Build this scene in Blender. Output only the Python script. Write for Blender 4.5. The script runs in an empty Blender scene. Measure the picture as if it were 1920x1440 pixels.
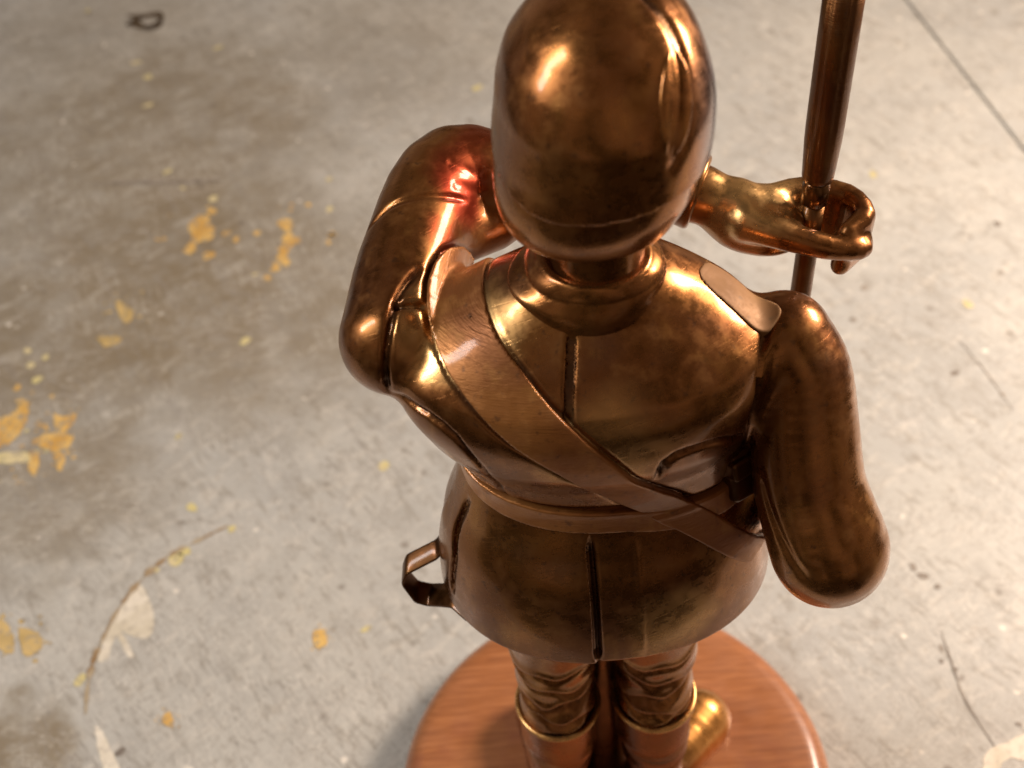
import bpy, bmesh, math, random
import numpy as np
from mathutils import Matrix, Vector
random.seed(7); rng = np.random.RandomState(7)
S = 0.075          # one modelling unit = the radius of the wooden base = 75 mm
scene = bpy.context.scene
C = scene.collection

# ------------------------------------------------------------------ camera
CAMPOS = np.array([-.32, -2.83, 5.83])
FPX = 2500.0                                   # focal length in pixels of a 1920 wide picture
nad = np.array([200., 2290., FPX]); nad /= np.linalg.norm(nad)   # straight down, in camera axes
fwd = np.array([0, 0, 1.]) - nad * nad[2]; fwd /= np.linalg.norm(fwd)
MC = np.array([np.cross(fwd, -nad), fwd, -nad])
cam_d = bpy.data.cameras.new('camera'); cam = bpy.data.objects.new('camera', cam_d); C.objects.link(cam)
cam_d.sensor_width = 36; cam_d.lens = FPX / 1920 * 36
mw = Matrix.Identity(4)
for r in range(3):
    mw[r][0] = MC[r, 0]; mw[r][1] = -MC[r, 1]; mw[r][2] = -MC[r, 2]; mw[r][3] = CAMPOS[r] * S
cam.matrix_world = mw
cam_d.clip_start = 0.01; cam_d.clip_end = 50
cam_d.dof.use_dof = True; cam_d.dof.focus_distance = 4.25 * S; cam_d.dof.aperture_fstop = 15
scene.camera = cam

# ------------------------------------------------------------------ light
w = bpy.data.worlds.new('World'); scene.world = w; w.use_nodes = True
# a dim cluttered workshop all round: soft uneven browns, noise added for bronze reflections
wt = w.node_tree; wtc = wt.nodes.new('ShaderNodeTexCoord'); wn = wt.nodes.new('ShaderNodeTexNoise'); wr = wt.nodes.new('ShaderNodeValToRGB')
wn.inputs['Scale'].default_value = 2.6; wn.inputs['Detail'].default_value = 3
wt.links.new(wtc.outputs['Generated'], wn.inputs['Vector']); wt.links.new(wn.outputs[0], wr.inputs[0])
wr.color_ramp.elements[0].position = .42; wr.color_ramp.elements[0].color = (.045, .026, .018, 1)
wr.color_ramp.elements[1].position = .60; wr.color_ramp.elements[1].color = (1.0, .68, .44, 1)
wt.links.new(wr.outputs[0], wt.nodes['Background'].inputs[0]); wt.nodes['Background'].inputs[1].default_value = .30

def area(name, loc, target, sx, sy, power, col):
    l = bpy.data.lights.new(name, 'AREA'); l.shape = 'RECTANGLE'; l.size = sx; l.size_y = sy
    l.energy = power; l.color = col
    o = bpy.data.objects.new(name, l); C.objects.link(o); o.location = Vector(loc)
    o.rotation_euler = (Vector(target) - Vector(loc)).to_track_quat('-Z', 'Y').to_euler()
    return o
area('room_lamp', (.56, .24, .46), (0.14, .04, 0), .22, .18, 7.9, (1, .81, .67))
area('ceiling_tube', (-.70, .0, .82), (0, 0, .2), .12, .50, 5.2, (1, .98, .97))
scene.view_settings.view_transform = 'Standard'; scene.view_settings.look = 'None'
scene.view_settings.exposure = 0; scene.view_settings.gamma = 1

# ------------------------------------------------------------------ node helpers
class NT:
    def __init__(s, name):
        s.m = bpy.data.materials.new(name); s.m.use_nodes = True
        s.t = s.m.node_tree; s.b = s.t.nodes['Principled BSDF']
    def n(s, kind, **kw):
        nd = s.t.nodes.new(kind)
        for k, v in kw.items():
            if k.startswith('i_'):
                key = k[2:]; key = int(key) if key.isdigit() else key.replace('_', ' ')
                s.put(nd.inputs[key], v)
            else: setattr(nd, k, v)
        return nd
    def put(s, sock, v):
        if hasattr(v, 'is_linked') or isinstance(v, bpy.types.NodeSocket): s.t.links.new(v, sock)
        else: sock.default_value = v
    def coord(s): return s.n('ShaderNodeTexCoord').outputs['Object']
    def mapping(s, vec, scale=(1, 1, 1), rot=(0, 0, 0), loc=(0, 0, 0)):
        return s.n('ShaderNodeMapping', i_Vector=vec, i_Scale=scale, i_Rotation=rot, i_Location=loc).outputs[0]
    def noise(s, vec, scale, detail=4, rough=.55, dist=0):
        return s.n('ShaderNodeTexNoise', i_Vector=vec, i_Scale=scale, i_Detail=detail, i_Roughness=rough, i_Distortion=dist).outputs[0]
    def ramp(s, fac, stops, interp='LINEAR'):
        r = s.n('ShaderNodeValToRGB', i_Fac=fac); cr = r.color_ramp; cr.interpolation = interp
        while len(cr.elements) < len(stops): cr.elements.new(.5)
        for e, (p, c) in zip(cr.elements, stops):
            e.position = p; e.color = (*c, 1) if isinstance(c, tuple) else (c, c, c, 1)
        return r.outputs[0]
    def mix(s, fac, a, b, mode='MIX'):
        m = s.n('ShaderNodeMix', data_type='RGBA', blend_type=mode)
        s.put(m.inputs[0], fac)
        for i, v in ((6, a), (7, b)):
            if isinstance(v, tuple): v = (*v, 1)
            s.put(m.inputs[i], v)
        return m.outputs[2]
    def math(s, op, a, b=0., c=None):
        m = s.n('ShaderNodeMath', operation=op); s.put(m.inputs[0], a); s.put(m.inputs[1], b)
        if c is not None: s.put(m.inputs[2], c)
        return m.outputs[0]
    def maprange(s, v, a, b, c=0., d=1.):
        m = s.n('ShaderNodeMapRange', interpolation_type='SMOOTHSTEP', i_0=v, i_1=a, i_2=b, i_3=c, i_4=d); return m.outputs[0]
    def blob(s, vec, centre, rad, noise_amt=0.):
        """soft round patch: 1 at centre, 0 beyond rad (object space metres)"""
        d = s.n('ShaderNodeVectorMath', operation='DISTANCE', i_0=vec, i_1=tuple(centre)).outputs['Value']
        if noise_amt: d = s.math('ADD', d, s.math('MULTIPLY', s.math('SUBTRACT', s.noise(vec, 60, 4), .5), noise_amt))
        return s.maprange(d, rad, rad * .35)
    def bump(s, h, strength, dist):
        return s.n('ShaderNodeBump', i_Strength=strength, i_Distance=dist, i_Height=h).outputs[0]

def bronze(name, tint=.9, rough=.255, metal=.88, gold=.0, warm_spots=True, seed=0., brushed=0., toe=False):
    m = NT(name); co = m.mapping(m.coord(), loc=(seed, seed * .7, 0))
    big = m.noise(co, 34, 4, .55, .6)
    fine = m.noise(co, 190, 5, .65)
    col = m.ramp(big, [(.28, tuple(c * tint for c in (.180, .062, .019))), (.46, tuple(c * tint for c in (.262, .100, .027))),
                       (.60, tuple(c * tint for c in (.340, .140, .037))), (.80, tuple(c * tint for c in (.46, .212, .054)))])
    col = m.mix(m.maprange(fine, .52, .72, 0, .35), col, tuple(c * tint for c in (.40, .195, .062)))
    col = m.mix(m.maprange(m.noise(co, 420, 3, .6), .60, .72, 0, .5), col, (.07, .035, .02))
    col = m.mix(m.maprange(m.noise(m.mapping(co, scale=(1, 1, .35), loc=(4, 4, 1)), 95, 4, .6), .55, .70, 0, .32), col, tuple(c * tint for c in (.52, .26, .07)))
    if gold: col = m.mix(gold, col, (.95, .60, .22))
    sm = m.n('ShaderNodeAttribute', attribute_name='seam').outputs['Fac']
    col = m.mix(m.math('MULTIPLY', sm, m.maprange(fine, .3, .55, .30, .70)), col, (.030, .017, .012))  # darker along the carved seams and strap edges
    if toe: col = m.mix(m.blob(m.coord(), (.36 * S, .16 * S, .10 * S), .022), col, (.90, .43, .12))
    if warm_spots:
        wc = m.coord()
        # red room reflections painted into the folds of the raised sleeve
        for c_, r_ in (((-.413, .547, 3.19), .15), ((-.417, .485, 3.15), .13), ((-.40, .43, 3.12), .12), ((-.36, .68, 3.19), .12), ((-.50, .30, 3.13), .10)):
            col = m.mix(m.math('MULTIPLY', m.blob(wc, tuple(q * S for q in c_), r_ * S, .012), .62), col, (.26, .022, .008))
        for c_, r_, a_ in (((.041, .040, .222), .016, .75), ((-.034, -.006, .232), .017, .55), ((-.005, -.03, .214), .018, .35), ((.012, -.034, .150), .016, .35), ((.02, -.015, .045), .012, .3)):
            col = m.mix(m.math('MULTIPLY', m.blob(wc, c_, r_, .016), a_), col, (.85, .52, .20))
            # dull violet-grey film
        film = m.maprange(m.noise(m.mapping(co, loc=(3, 1, 2)), 26, 3), .58, .74, 0, .18)
        col = m.mix(film, col, (.20, .155, .135))
    if name == 'bronze_helmet': col = m.mix(m.math('MULTIPLY', m.blob(m.coord(), (.285 * S, .03 * S, 3.72 * S), .024, .006), .85), col, (.10, .125, .18))  # blue-grey room reflection painted on the right flank
    m.put(m.b.inputs['Base Color'], col); m.b.inputs['Metallic'].default_value = metal
    m.put(m.b.inputs['Roughness'], m.math('ADD', m.maprange(fine, .35, .7, rough - .06, rough + .14), m.maprange(big, .3, .75, .06, -.02)))
    if warm_spots:     # the sheltered inside of the raised elbow was never buffed: duller
        rs = m.b.inputs['Roughness'].links[0].from_socket
        m.put(m.b.inputs['Roughness'], m.math('ADD', rs, m.math('MULTIPLY', m.blob(wc, (-.40 * S, .48 * S, 3.12 * S), .34 * S), .10)))
    h = m.math('ADD', m.math('MULTIPLY', m.noise(co, 70, 2), .45), m.math('MULTIPLY', m.noise(co, 700, 3, .6), .07))
    scr = m.noise(m.mapping(m.mapping(co, rot=(.5, .3, .7)), scale=(1, 1, 16)), 150, 3, .6)
    h = m.math('ADD', h, m.math('MULTIPLY', m.maprange(scr, .58, .66), -.05))
    if brushed: h = m.math('ADD', h, m.math('MULTIPLY', m.noise(m.mapping(co, scale=(1, 1, 14)), 260, 3), brushed))
    m.put(m.b.inputs['Normal'], m.bump(h, .22, .0012))
    if name.endswith('shoulder_board'): m.b.inputs['Specular IOR Level'].default_value = .25; m.put(m.b.inputs['Base Color'], m.mix(.75, col, (.20, .135, .075)))  # pale flat reflection put into the board's tan colour
    try:
        m.b.inputs['Coat Weight'].default_value = 0 if name.endswith('board') else .30; m.b.inputs['Coat Roughness'].default_value = .10
    except KeyError: pass
    return m.m

# ------------------------------------------------------------------ tagging
def tag(o, label=None, cat=None, group=None, kind=None):
    for k, v in (('label', label), ('category', cat), ('group', group), ('kind', kind)):
        if v: o[k] = v
    return o
def link(name, me, mat, parent=None):
    o = bpy.data.objects.new(name, me); C.objects.link(o)
    if mat: me.materials.append(mat)
    if parent: o.parent = parent
    return o

#@SDF-BEGIN
# ------------------------------------------------------------------ distance-field sculpting (numpy)
def smin(a, b, k):
    h = np.clip(.5 + .5 * (b - a) / k, 0, 1); return b + (a - b) * h - k * h * (1 - h)
def smax(a, b, k): return -smin(-a, -b, k)
def seg(P, a, b, ra, rb, pw=1.):
    a = np.array(a, float); b = np.array(b, float); ab = b - a
    t = np.clip(((P - a) @ ab) / (ab @ ab), 0, 1)
    return np.linalg.norm(P - a - t[:, None] * ab, axis=1) - (ra + (rb - ra) * t ** pw)
def catmull(A, m):
    A = np.array(A, float); E = np.vstack([2 * A[0] - A[1], A, 2 * A[-1] - A[-2]]); out = []
    for i in range(len(A) - 1):
        p0, p1, p2, p3 = E[i:i + 4]
        for t in np.arange(m) / m: out.append(.5 * (2 * p1 + (p2 - p0) * t + (2 * p0 - 5 * p1 + 4 * p2 - p3) * t * t + (3 * p1 - p0 - 3 * p2 + p3) * t**3))
    return np.array(out + [A[-1]])
def chain(P, pts, k=0, m=3):
    """smooth tapering limb through the given joints"""
    A = catmull([(*a, r) for a, r in pts], m); d = np.full(len(P), 9.)
    for a, b in zip(A[:-1], A[1:]): d = np.minimum(d, seg(P, a[:3], b[:3], a[3], b[3]))
    return d
def ell(P, c, r, n=2., R=None):
    Q = P - np.array(c, float)
    if R is not None: Q = Q @ R
    r = np.array(r, float); q = np.abs(Q / r)
    k0 = (q ** n).sum(1) ** (1 / n); k1 = np.sqrt(((Q / r ** 2) ** 2).sum(1)) + 1e-9
    return k0 * (k0 - 1) / np.maximum(k1, k0 / r.max() * .7)
def rbox(P, c, b, r, R=None):
    Q = P - np.array(c, float)
    if R is not None: Q = Q @ R
    q = np.abs(Q) - (np.array(b, float) - r)
    return np.linalg.norm(np.maximum(q, 0), axis=1) + np.minimum(q.max(1), 0) - r
def rotm(ax, deg):
    a = math.radians(deg); c, s = math.cos(a), math.sin(a)
    return {'x': np.array([[1, 0, 0], [0, c, -s], [0, s, c]]), 'y': np.array([[c, 0, s], [0, 1, 0], [-s, 0, c]]), 'z': np.array([[c, -s, 0], [s, c, 0], [0, 0, 1]])}[ax]
def smooth_interp(z, zs, v):
    # monotone-ish cubic (pchip with finite-difference slopes)
    zs = np.array(zs, float); v = np.array(v, float); d = np.diff(v) / np.diff(zs)
    m = np.empty_like(v); m[0] = d[0]; m[-1] = d[-1]; m[1:-1] = np.where(d[1:] * d[:-1] > 0, 2 * d[1:] * d[:-1] / (d[1:] + d[:-1] + 1e-12 * np.sign(d[1:])), 0)
    z = np.clip(z, zs[0], zs[-1]); i = np.clip(np.searchsorted(zs, z) - 1, 0, len(zs) - 2); h = zs[i + 1] - zs[i]; t = (z - zs[i]) / h
    return v[i] * (2 * t**3 - 3 * t**2 + 1) + h * m[i] * (t**3 - 2 * t**2 + t) + v[i + 1] * (-2 * t**3 + 3 * t**2) + h * m[i + 1] * (t**3 - t**2)
def loft(P, rows, n=2.2, cap=.03):
    R = np.array(rows, float); z = P[:, 2]
    cx, cy, rx, ry = (smooth_interp(z, R[:, 0], R[:, i]) for i in (1, 2, 3, 4))
    qx = (P[:, 0] - cx) / rx; qy = (P[:, 1] - cy) / ry
    k = (np.abs(qx) ** n + np.abs(qy) ** n) ** (1 / n)
    g = np.sqrt((qx / rx) ** 2 + (qy / ry) ** 2) / np.maximum(np.sqrt(qx**2 + qy**2), 1e-6)
    d = (k - 1) / np.maximum(g, 1e-3)
    return smax(smax(d, z - R[-1, 0], cap), R[0, 0] - z, cap)
def dpoly(P, pts, wid=None):
    """distance to a 3-D polyline (and the position along it, 0..1)"""
    best = np.full(len(P), 9.); par = np.zeros(len(P)); n = len(pts) - 1
    for i in range(n):
        a = pts[i]; ab = pts[i + 1] - a; t = np.clip(((P - a) @ ab) / (ab @ ab + 1e-12), 0, 1)
        d = np.linalg.norm(P - a - t[:, None] * ab, axis=1); m = d < best
        best[m] = d[m]; par[m] = (i + t[m]) / n
    return best, par
def resample(pts, n):
    pts = np.array(pts, float); s = np.r_[0, np.cumsum(np.linalg.norm(np.diff(pts, axis=0), axis=1))]
    u = np.linspace(0, s[-1], n)
    return np.stack([smooth_interp(u, s, pts[:, i]) for i in range(3)], 1)
def grad(f, P, e=.003):
    return np.stack([f(P + np.eye(3)[i] * e) - f(P - np.eye(3)[i] * e) for i in range(3)], 1) / (2 * e)
def onto(f, P, it=6):
    P = np.array(P, float)
    for _ in range(it):
        g = grad(f, P); P = P - (f(P) / np.maximum((g * g).sum(1), .05))[:, None] * g
    return P

# ---- trunk of the tunic, from the belt up to the neck
UPPER = [(2.20, -.02, .02, .50, .36), (2.34, -.03, .02, .47, .335), (2.44, -.03, .02, .468, .33), (2.58, -.05, .01, .50, .345), (2.72, -.08, -.01, .545, .37),
         (2.86, -.10, -.02, .575, .365), (2.95, -.10, -.02, .565, .335), (3.03, -.095, .0, .50, .285), (3.09, -.08, .02, .41, .235), (3.15, -.06, .04, .29, .19), (3.21, -.05, .04, .185, .16)]
SKIRT = [(1.80, -.035, .01, .592, .475), (1.95, -.035, .01, .585, .462), (2.12, -.035, .01, .56, .43), (2.28, -.03, .015, .51, .375), (2.40, -.03, .02, .47, .335)]
ELB_L = (-.450, .67, 3.07); ELB_R = (.652, -.38, 2.25)
SH_L = (-.66, .03, 2.965); SH_R = (.520, -.02, 2.87)
WR_L = (.36, .61, 2.95); WR_R = (.58, .36, 2.14)
def trunk(P):
    return loft(P, UPPER, 2.25, .04)
def arm_l(P):
    return smin(seg(P, (-.52, .44, 2.98), (-.34, .54, 2.95), .10, .09), chain(P, [(SH_L, .172), ((-.60, .34, 3.03), .156), (ELB_L, .158), ((-.14, .62, 2.99), .140), (WR_L, .094)], m=5), .06)
def arm_r(P):
    return chain(P, [(SH_R, .150), ((.568, -.08, 2.775), .156), ((.578, -.17, 2.608), .170), ((.592, -.27, 2.445), .176), (ELB_R, .188), ((.63, .02, 2.18), .14), (WR_R, .085)], m=5)
def upper(P):
    return smin(smin(trunk(P), arm_l(P), .045), arm_r(P), .06)
def head(P):
    d = smin(ell(P, (-.05, .05, 3.63), (.235, .26, .22)), ell(P, (-.045, .16, 3.56), (.185, .19, .175)), .05)
    d = smin(d, seg(P, (-.045, .335, 3.60), (-.045, .385, 3.535), .018, .034), .025)          # nose
    d = smin(d, ell(P, (-.045, .275, 3.435), (.075, .060, .045)), .03)                         # chin
    d = smin(d, seg(P, (-.095, .325, 3.478), (.005, .325, 3.478), .014, .014), .012)           # mouth
    for sx in (-1, 1):
        d = smax(d, -ell(P, (-.045 + sx * .075, .345, 3.605), (.042, .035, .026)), .02)         # eye sockets
        d = smin(d, ell(P, (-.045 + sx * .072, .312, 3.602), (.030, .026, .020)), .004)
        d = smin(d, ell(P, (-.045 + sx * .215, .13, 3.56), (.022, .045, .070)), .012)           # ears
    return d
def neck(P):
    return smin(seg(P, (-.055, .0, 3.05), (-.03, .03, 3.40), .145, .125), head(P), .03)
def skirt(P):
    return loft(P, SKIRT, 2.15, .012)
def helmet0(P):
    Q = P
    d = loft(Q, [(3.415, -.072, .01, .165, .185), (3.44, -.072, .015, .232, .250), (3.49, -.066, .02, .270, .300), (3.58, -.045, .03, .291, .330), (3.68, -.025, .05, .292, .34), (3.80, -.015, .06, .285, .335), (3.90, -.015, .065, .26, .30),
                 (3.98, -.01, .07, .215, .245), (4.04, -.01, .07, .15, .165), (4.075, -.01, .07, .07, .075)], 2.2, .03)
    return d
#@SDF-END

# ------------------------------------------------------------------ surface nets
def net(f, lo, hi, h, k=6):
    lo = np.array(lo, float); hi = np.array(hi, float)
    nb = np.ceil((hi - lo) / (h * k)).astype(int); n = nb * k
    # coarse pass
    g = np.stack(np.meshgrid(*[np.arange(b) for b in nb], indexing='ij'), -1).reshape(-1, 3)
    cen = lo + (g * k + (k - 1) / 2) * h
    dc = f(cen)
    V = np.sign(dc).reshape(nb).astype(np.float32)
    V = V.repeat(k, 0).repeat(k, 1).repeat(k, 2) * h * 4
    sel = g[np.abs(dc) < k * h * 1.3]
    off = np.stack(np.meshgrid(*[np.arange(k)] * 3, indexing='ij'), -1).reshape(-1, 3)
    for s in range(0, len(sel), 3000):
        idx = (sel[s:s + 3000, None, :] * k + off[None]).reshape(-1, 3)
        V[idx[:, 0], idx[:, 1], idx[:, 2]] = f(lo + idx * h)
    ins = V < 0
    c = np.zeros(tuple(n - 1), np.uint8)
    for dx in (0, 1):
        for dy in (0, 1):
            for dz in (0, 1): c += ins[dx:n[0] - 1 + dx, dy:n[1] - 1 + dy, dz:n[2] - 1 + dz]
    act = np.argwhere((c > 0) & (c < 8))
    vid = np.full(tuple(n - 1), -1, np.int32); vid[act[:, 0], act[:, 1], act[:, 2]] = np.arange(len(act))
    acc = np.zeros((len(act), 3)); cnt = np.zeros(len(act))
    cor = [(0, 0, 0), (1, 0, 0), (0, 1, 0), (1, 1, 0), (0, 0, 1), (1, 0, 1), (0, 1, 1), (1, 1, 1)]
    cv = [V[act[:, 0] + a, act[:, 1] + b, act[:, 2] + e] for a, b, e in cor]
    for i in range(8):
        for j in range(i + 1, 8):
            if sum(abs(cor[i][q] - cor[j][q]) for q in range(3)) != 1: continue
            a, b = cv[i], cv[j]; m = (a < 0) != (b < 0)
            t = np.where(m, a / np.where(m, a - b, 1), 0)
            p = np.array(cor[i]) + t[:, None] * (np.array(cor[j]) - np.array(cor[i]))
            acc[m] += p[m]; cnt[m] += 1
    P = lo + (act + acc / cnt[:, None]) * h
    quads = []
    for ax in range(3):
        u, v = (ax + 1) % 3, (ax + 2) % 3
        sl0 = [slice(None)] * 3; sl1 = [slice(None)] * 3; sl0[ax] = slice(0, -1); sl1[ax] = slice(1, None)
        A = ins[tuple(sl0)]; B = ins[tuple(sl1)]
        e = np.argwhere(A != B); e = e[(e[:, u] > 0) & (e[:, v] > 0) & (e[:, u] < n[u] - 1) & (e[:, v] < n[v] - 1)]
        q = []
        for du, dv in ((-1, -1), (0, -1), (0, 0), (-1, 0)):
            w_ = e.copy(); w_[:, u] += du; w_[:, v] += dv; q.append(vid[w_[:, 0], w_[:, 1], w_[:, 2]])
        q = np.stack(q, 1); fl = ~A[e[:, 0], e[:, 1], e[:, 2]]; q[fl] = q[fl][:, ::-1]
        quads.append(q)
    Q = np.concatenate(quads); Q = Q[(Q >= 0).all(1)]
    for _ in range(2):
        G = grad(f, P, h * .35); st = f(P) / np.maximum((G * G).sum(1), .2)
        P = P - np.clip(st, -h * .6, h * .6)[:, None] * G
    return P, Q, f
def sculpt(name, f, lo, hi, h, mat, parent, origin=(0, 0, 0), normals=True, seam_dark=None):
    P, Q, _ = net(f, lo, hi, h)
    me = bpy.data.meshes.new(name)
    me.vertices.add(len(P)); me.vertices.foreach_set('co', ((P - np.array(origin)) * S).astype(np.float32).ravel())
    me.loops.add(len(Q) * 4); me.loops.foreach_set('vertex_index', Q.astype(np.int32).ravel())
    me.polygons.add(len(Q)); me.polygons.foreach_set('loop_start', np.arange(0, len(Q) * 4, 4, dtype=np.int32))
    me.polygons.foreach_set('use_smooth', np.ones(len(Q), bool))
    me.update(calc_edges=True); me.validate()
    if normals and len(me.vertices) == len(P):
        G = grad(f, P, h * .5); G /= np.linalg.norm(G, axis=1)[:, None] + 1e-9
        me.normals_split_custom_set_from_vertices(G.tolist())
    if seam_dark is not None and len(me.vertices) == len(P):
        at = me.attributes.new('seam', 'FLOAT', 'POINT'); at.data.foreach_set('value', seam_dark(P).astype(np.float32))
    o = link(name, me, mat, parent); o.location = Vector(origin) * S
    return o

# ------------------------------------------------------------------ materials
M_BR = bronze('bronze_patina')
M_STRAP = bronze('bronze_strap', tint=1.35, rough=.38, metal=.58, seed=1.3, warm_spots=False, brushed=.6)
M_BOARD = bronze('bronze_shoulder_board', tint=1.9, rough=.55, metal=.25, seed=2.1, warm_spots=False)
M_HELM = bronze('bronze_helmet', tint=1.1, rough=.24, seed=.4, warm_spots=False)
M_GOLD = bronze('bronze_bright', tint=1.2, rough=.24, gold=.4, seed=3.3, warm_spots=False)
M_BOOT = bronze('bronze_boot_with_bright_toe', seed=6.1, tint=.6, warm_spots=False, toe=True)
M_DARK = bronze('bronze_dark', tint=.36, rough=.30, seed=4.3, warm_spots=False)
M_POLE = bronze('bronze_pole', tint=.50, rough=.36, seed=5.3, warm_spots=False, brushed=.8)

def wood():
    m = NT('polished_wood'); co = m.coord()
    g = m.noise(m.mapping(co, scale=(1.2, 20, 14), rot=(0, 0, .05)), 36, 6, .65, .4)
    p = m.noise(m.mapping(co, scale=(3, 40, 20), rot=(0, 0, .05)), 30, 3, .5)
    col = m.ramp(g, [(.22, (.23, .078, .027)), (.46, (.34, .125, .044)), (.60, (.41, .158, .058)), (.80, (.50, .215, .085))])
    col = m.mix(m.maprange(p, .62, .72, 0, .45), col, (.18, .06, .03))
    blot = m.noise(co, 30, 3)
    col = m.mix(m.maprange(blot, .54, .68, 0, .45), col, (.25, .075, .04))
    m.put(m.b.inputs['Base Color'], col)
    m.put(m.b.inputs['Roughness'], m.maprange(m.noise(co, 80, 3), .3, .7, .34, .50))
    m.b.inputs['Coat Weight'].default_value = .5; m.b.inputs['Coat Roughness'].default_value = .16
    m.put(m.b.inputs['Normal'], m.bump(m.math('ADD', g, m.math('MULTIPLY', p, .5)), .25, .0006))
    return m.m
M_WOOD = wood()

# ------------------------------------------------------------------ the painted bench top
YEL = {'A': [(-2.446, 4.676), (-2.346, 4.545), (-2.345, 4.401), (-2.43, 4.384), (-2.455, 4.258), (-2.524, 4.312), (-2.487, 4.431), (-2.524, 4.569)], 'B': [(-1.862, 4.539), (-1.787, 4.546), (-1.769, 4.411), (-1.712, 4.318), (-1.772, 4.241), (-1.804, 4.135), (-1.884, 4.063), (-1.857, 4.225), (-1.821, 4.332)], 'C': [(-3.561, 2.845), (-3.454, 2.9), (-3.398, 3.015), (-3.36, 2.844), (-3.386, 2.715), (-3.46, 2.638), (-3.521, 2.645)], 'D': [(-3.196, 2.865), (-3.123, 2.83), (-3.053, 2.853), (-3.063, 2.766), (-3.108, 2.697), (-3.164, 2.755)], 'E': [(-3.283, 2.639), (-3.217, 2.696), (-3.084, 2.694), (-3.049, 2.578), (-3.142, 2.546), (-3.208, 2.588)], 'F': [(-3.117, 2.535), (-3.081, 2.531), (-3.055, 2.452), (-3.074, 2.392), (-3.108, 2.442)], 'H': [(-3.29, 2.554), (-3.232, 2.539), (-3.217, 2.379), (-3.263, 2.405)], 'G': [(-3.506, 2.57), (-3.325, 2.567), (-3.271, 2.502), (-3.31, 2.481), (-3.492, 2.501)], 'I': [(-3.266, 1.369), (-3.157, 1.289), (-3.119, 1.135), (-3.232, 1.196)], 'I2': [(-3.115, 1.285), (-3.036, 1.267), (-2.972, 1.203), (-2.983, 1.131), (-3.058, 1.119)], 'J': [(-1.496, 1.107), (-1.436, 1.105), (-1.427, 1.015), (-1.487, 1.011)], 'K': [(-2.26, 0.67), (-2.23, 0.698), (-2.202, 0.65), (-2.206, 0.611), (-2.247, 0.63)], 'L': [(-2.936, 3.851), (-2.881, 3.818), (-2.805, 3.731), (-2.815, 3.641), (-2.856, 3.631), (-2.896, 3.717)], 'M': [(-2.988, 3.512), (-2.874, 3.503), (-2.86, 3.452), (-2.94, 3.418), (-2.985, 3.462)]}
WHT = {'chip': [(-2.483, 1.505), (-2.436, 1.44), (-2.385, 1.313), (-2.377, 1.193), (-2.416, 1.154), (-2.507, 1.19), (-2.545, 1.217), (-2.507, 1.146), (-2.46, 1.053), (-2.488, 1.049), (-2.533, 1.126), (-2.57, 1.186), (-2.592, 1.115), (-2.597, 1.05), (-2.65, 1.039), (-2.638, 1.153), (-2.598, 1.283), (-2.555, 1.4)], 'strip': [(-2.605, 0.643), (-2.57, 0.625), (-2.515, 0.53), (-2.44, 0.378), (-2.508, 0.384), (-2.566, 0.506)], 'pale': [(1.817, 0.086), (1.951, 0.141), (2.051, 0.168), (2.007, 0.031), (1.909, 0.049), (1.83, -0.021), (1.773, -0.016)]}
RING = [[(-3.345, 7.462), (-3.227, 7.443), (-3.055, 7.466), (-3.01, 7.35), (-3.014, 7.227), (-3.104, 7.184), (-3.219, 7.235), (-3.335, 7.319), (-3.273, 7.367)], [(-3.215, 7.341), (-3.137, 7.379), (-3.072, 7.368), (-3.069, 7.269), (-3.162, 7.283)]]
ARC = [(-2.011, 1.871), (-2.158, 1.792), (-2.302, 1.714), (-2.426, 1.606), (-2.516, 1.483), (-2.597, 1.317), (-2.646, 1.154), (-2.673, 1.041), (-2.68, 0.897), (-2.667, 0.725)]
LINE = [(-3.306, 5.158), (-2.984, 5.126), (-2.663, 5.088), (-2.305, 5.057)]
SEAM = [(3.169, 6.648), (3.351, 5.632), (3.472, 4.616)]
FLK = [(-3.695, 7.586), (-3.166, 6.712), (-3.043, 6.488), (-2.995, 6.095), (-2.738, 5.224), (-2.604, 5.011), (-2.366, 4.856), (-1.524, 4.962), (-1.511, 4.621), (-2.025, 3.36), (-3.463, 3.447), (-3.335, 3.374), (-3.421, 3.312), (-3.352, 3.176), (-2.379, 2.587), (-1.993, 1.842), (-2.242, 2.023), (-2.005, 3.998), (-0.389, 5.944), (2.356, 4.485), (-1.212, 1.092), (-2.728, 0.934), (-1.118, 2.21), (-2.256, 1.709), (-2.296, 1.658), (-2.41, 1.597), (-2.504, 6.827), (2.628, 3.126)]
DRK = [(-3.68, 6.096), (-3.549, 4.764), (1.754, 1.184), (1.789, 1.122), (1.848, 1.047), (1.764, 0.678), (1.742, 0.602), (1.796, 0.55), (2.016, 0.221), (2.83, 3.746), (2.016, 3.354), (1.88, 3.073), (-2.456, 0.495), (3.043, 3.855), (2.375, 2.548), (2.605, 2.345)]
SCR = [[(1.79, 0.771), (1.792, 0.443), (1.865, 0.115)], [(1.345, 0.487), (1.391, 0.047)], [(1.604, 0.647), (1.587, 0.433), (1.603, 0.298)], [(2.484, 2.809), (2.564, 2.525), (2.627, 2.214)], [(2.375, 5.852), (2.901, 5.954)], [(1.57, 1.285), (1.614, 1.004)], [(1.916, 0.775), (1.945, 0.613)], [(-2.242, 0.909), (-1.117, 0.606)], [(-1.716, 0.558), (-1.868, 0.411)], [(1.805, 2.1), (1.875, 1.772)]]
BLB = [(-2.663, 4.055), (-3.433, 5.463), (-3.451, 3.534), (-2.854, 5.713), (-1.982, 3.757), (-3.049, 0.551), (-3.137, 2.329), (-3.434, 6.892), (-1.209, 6.55)]
TZ = -.27
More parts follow.
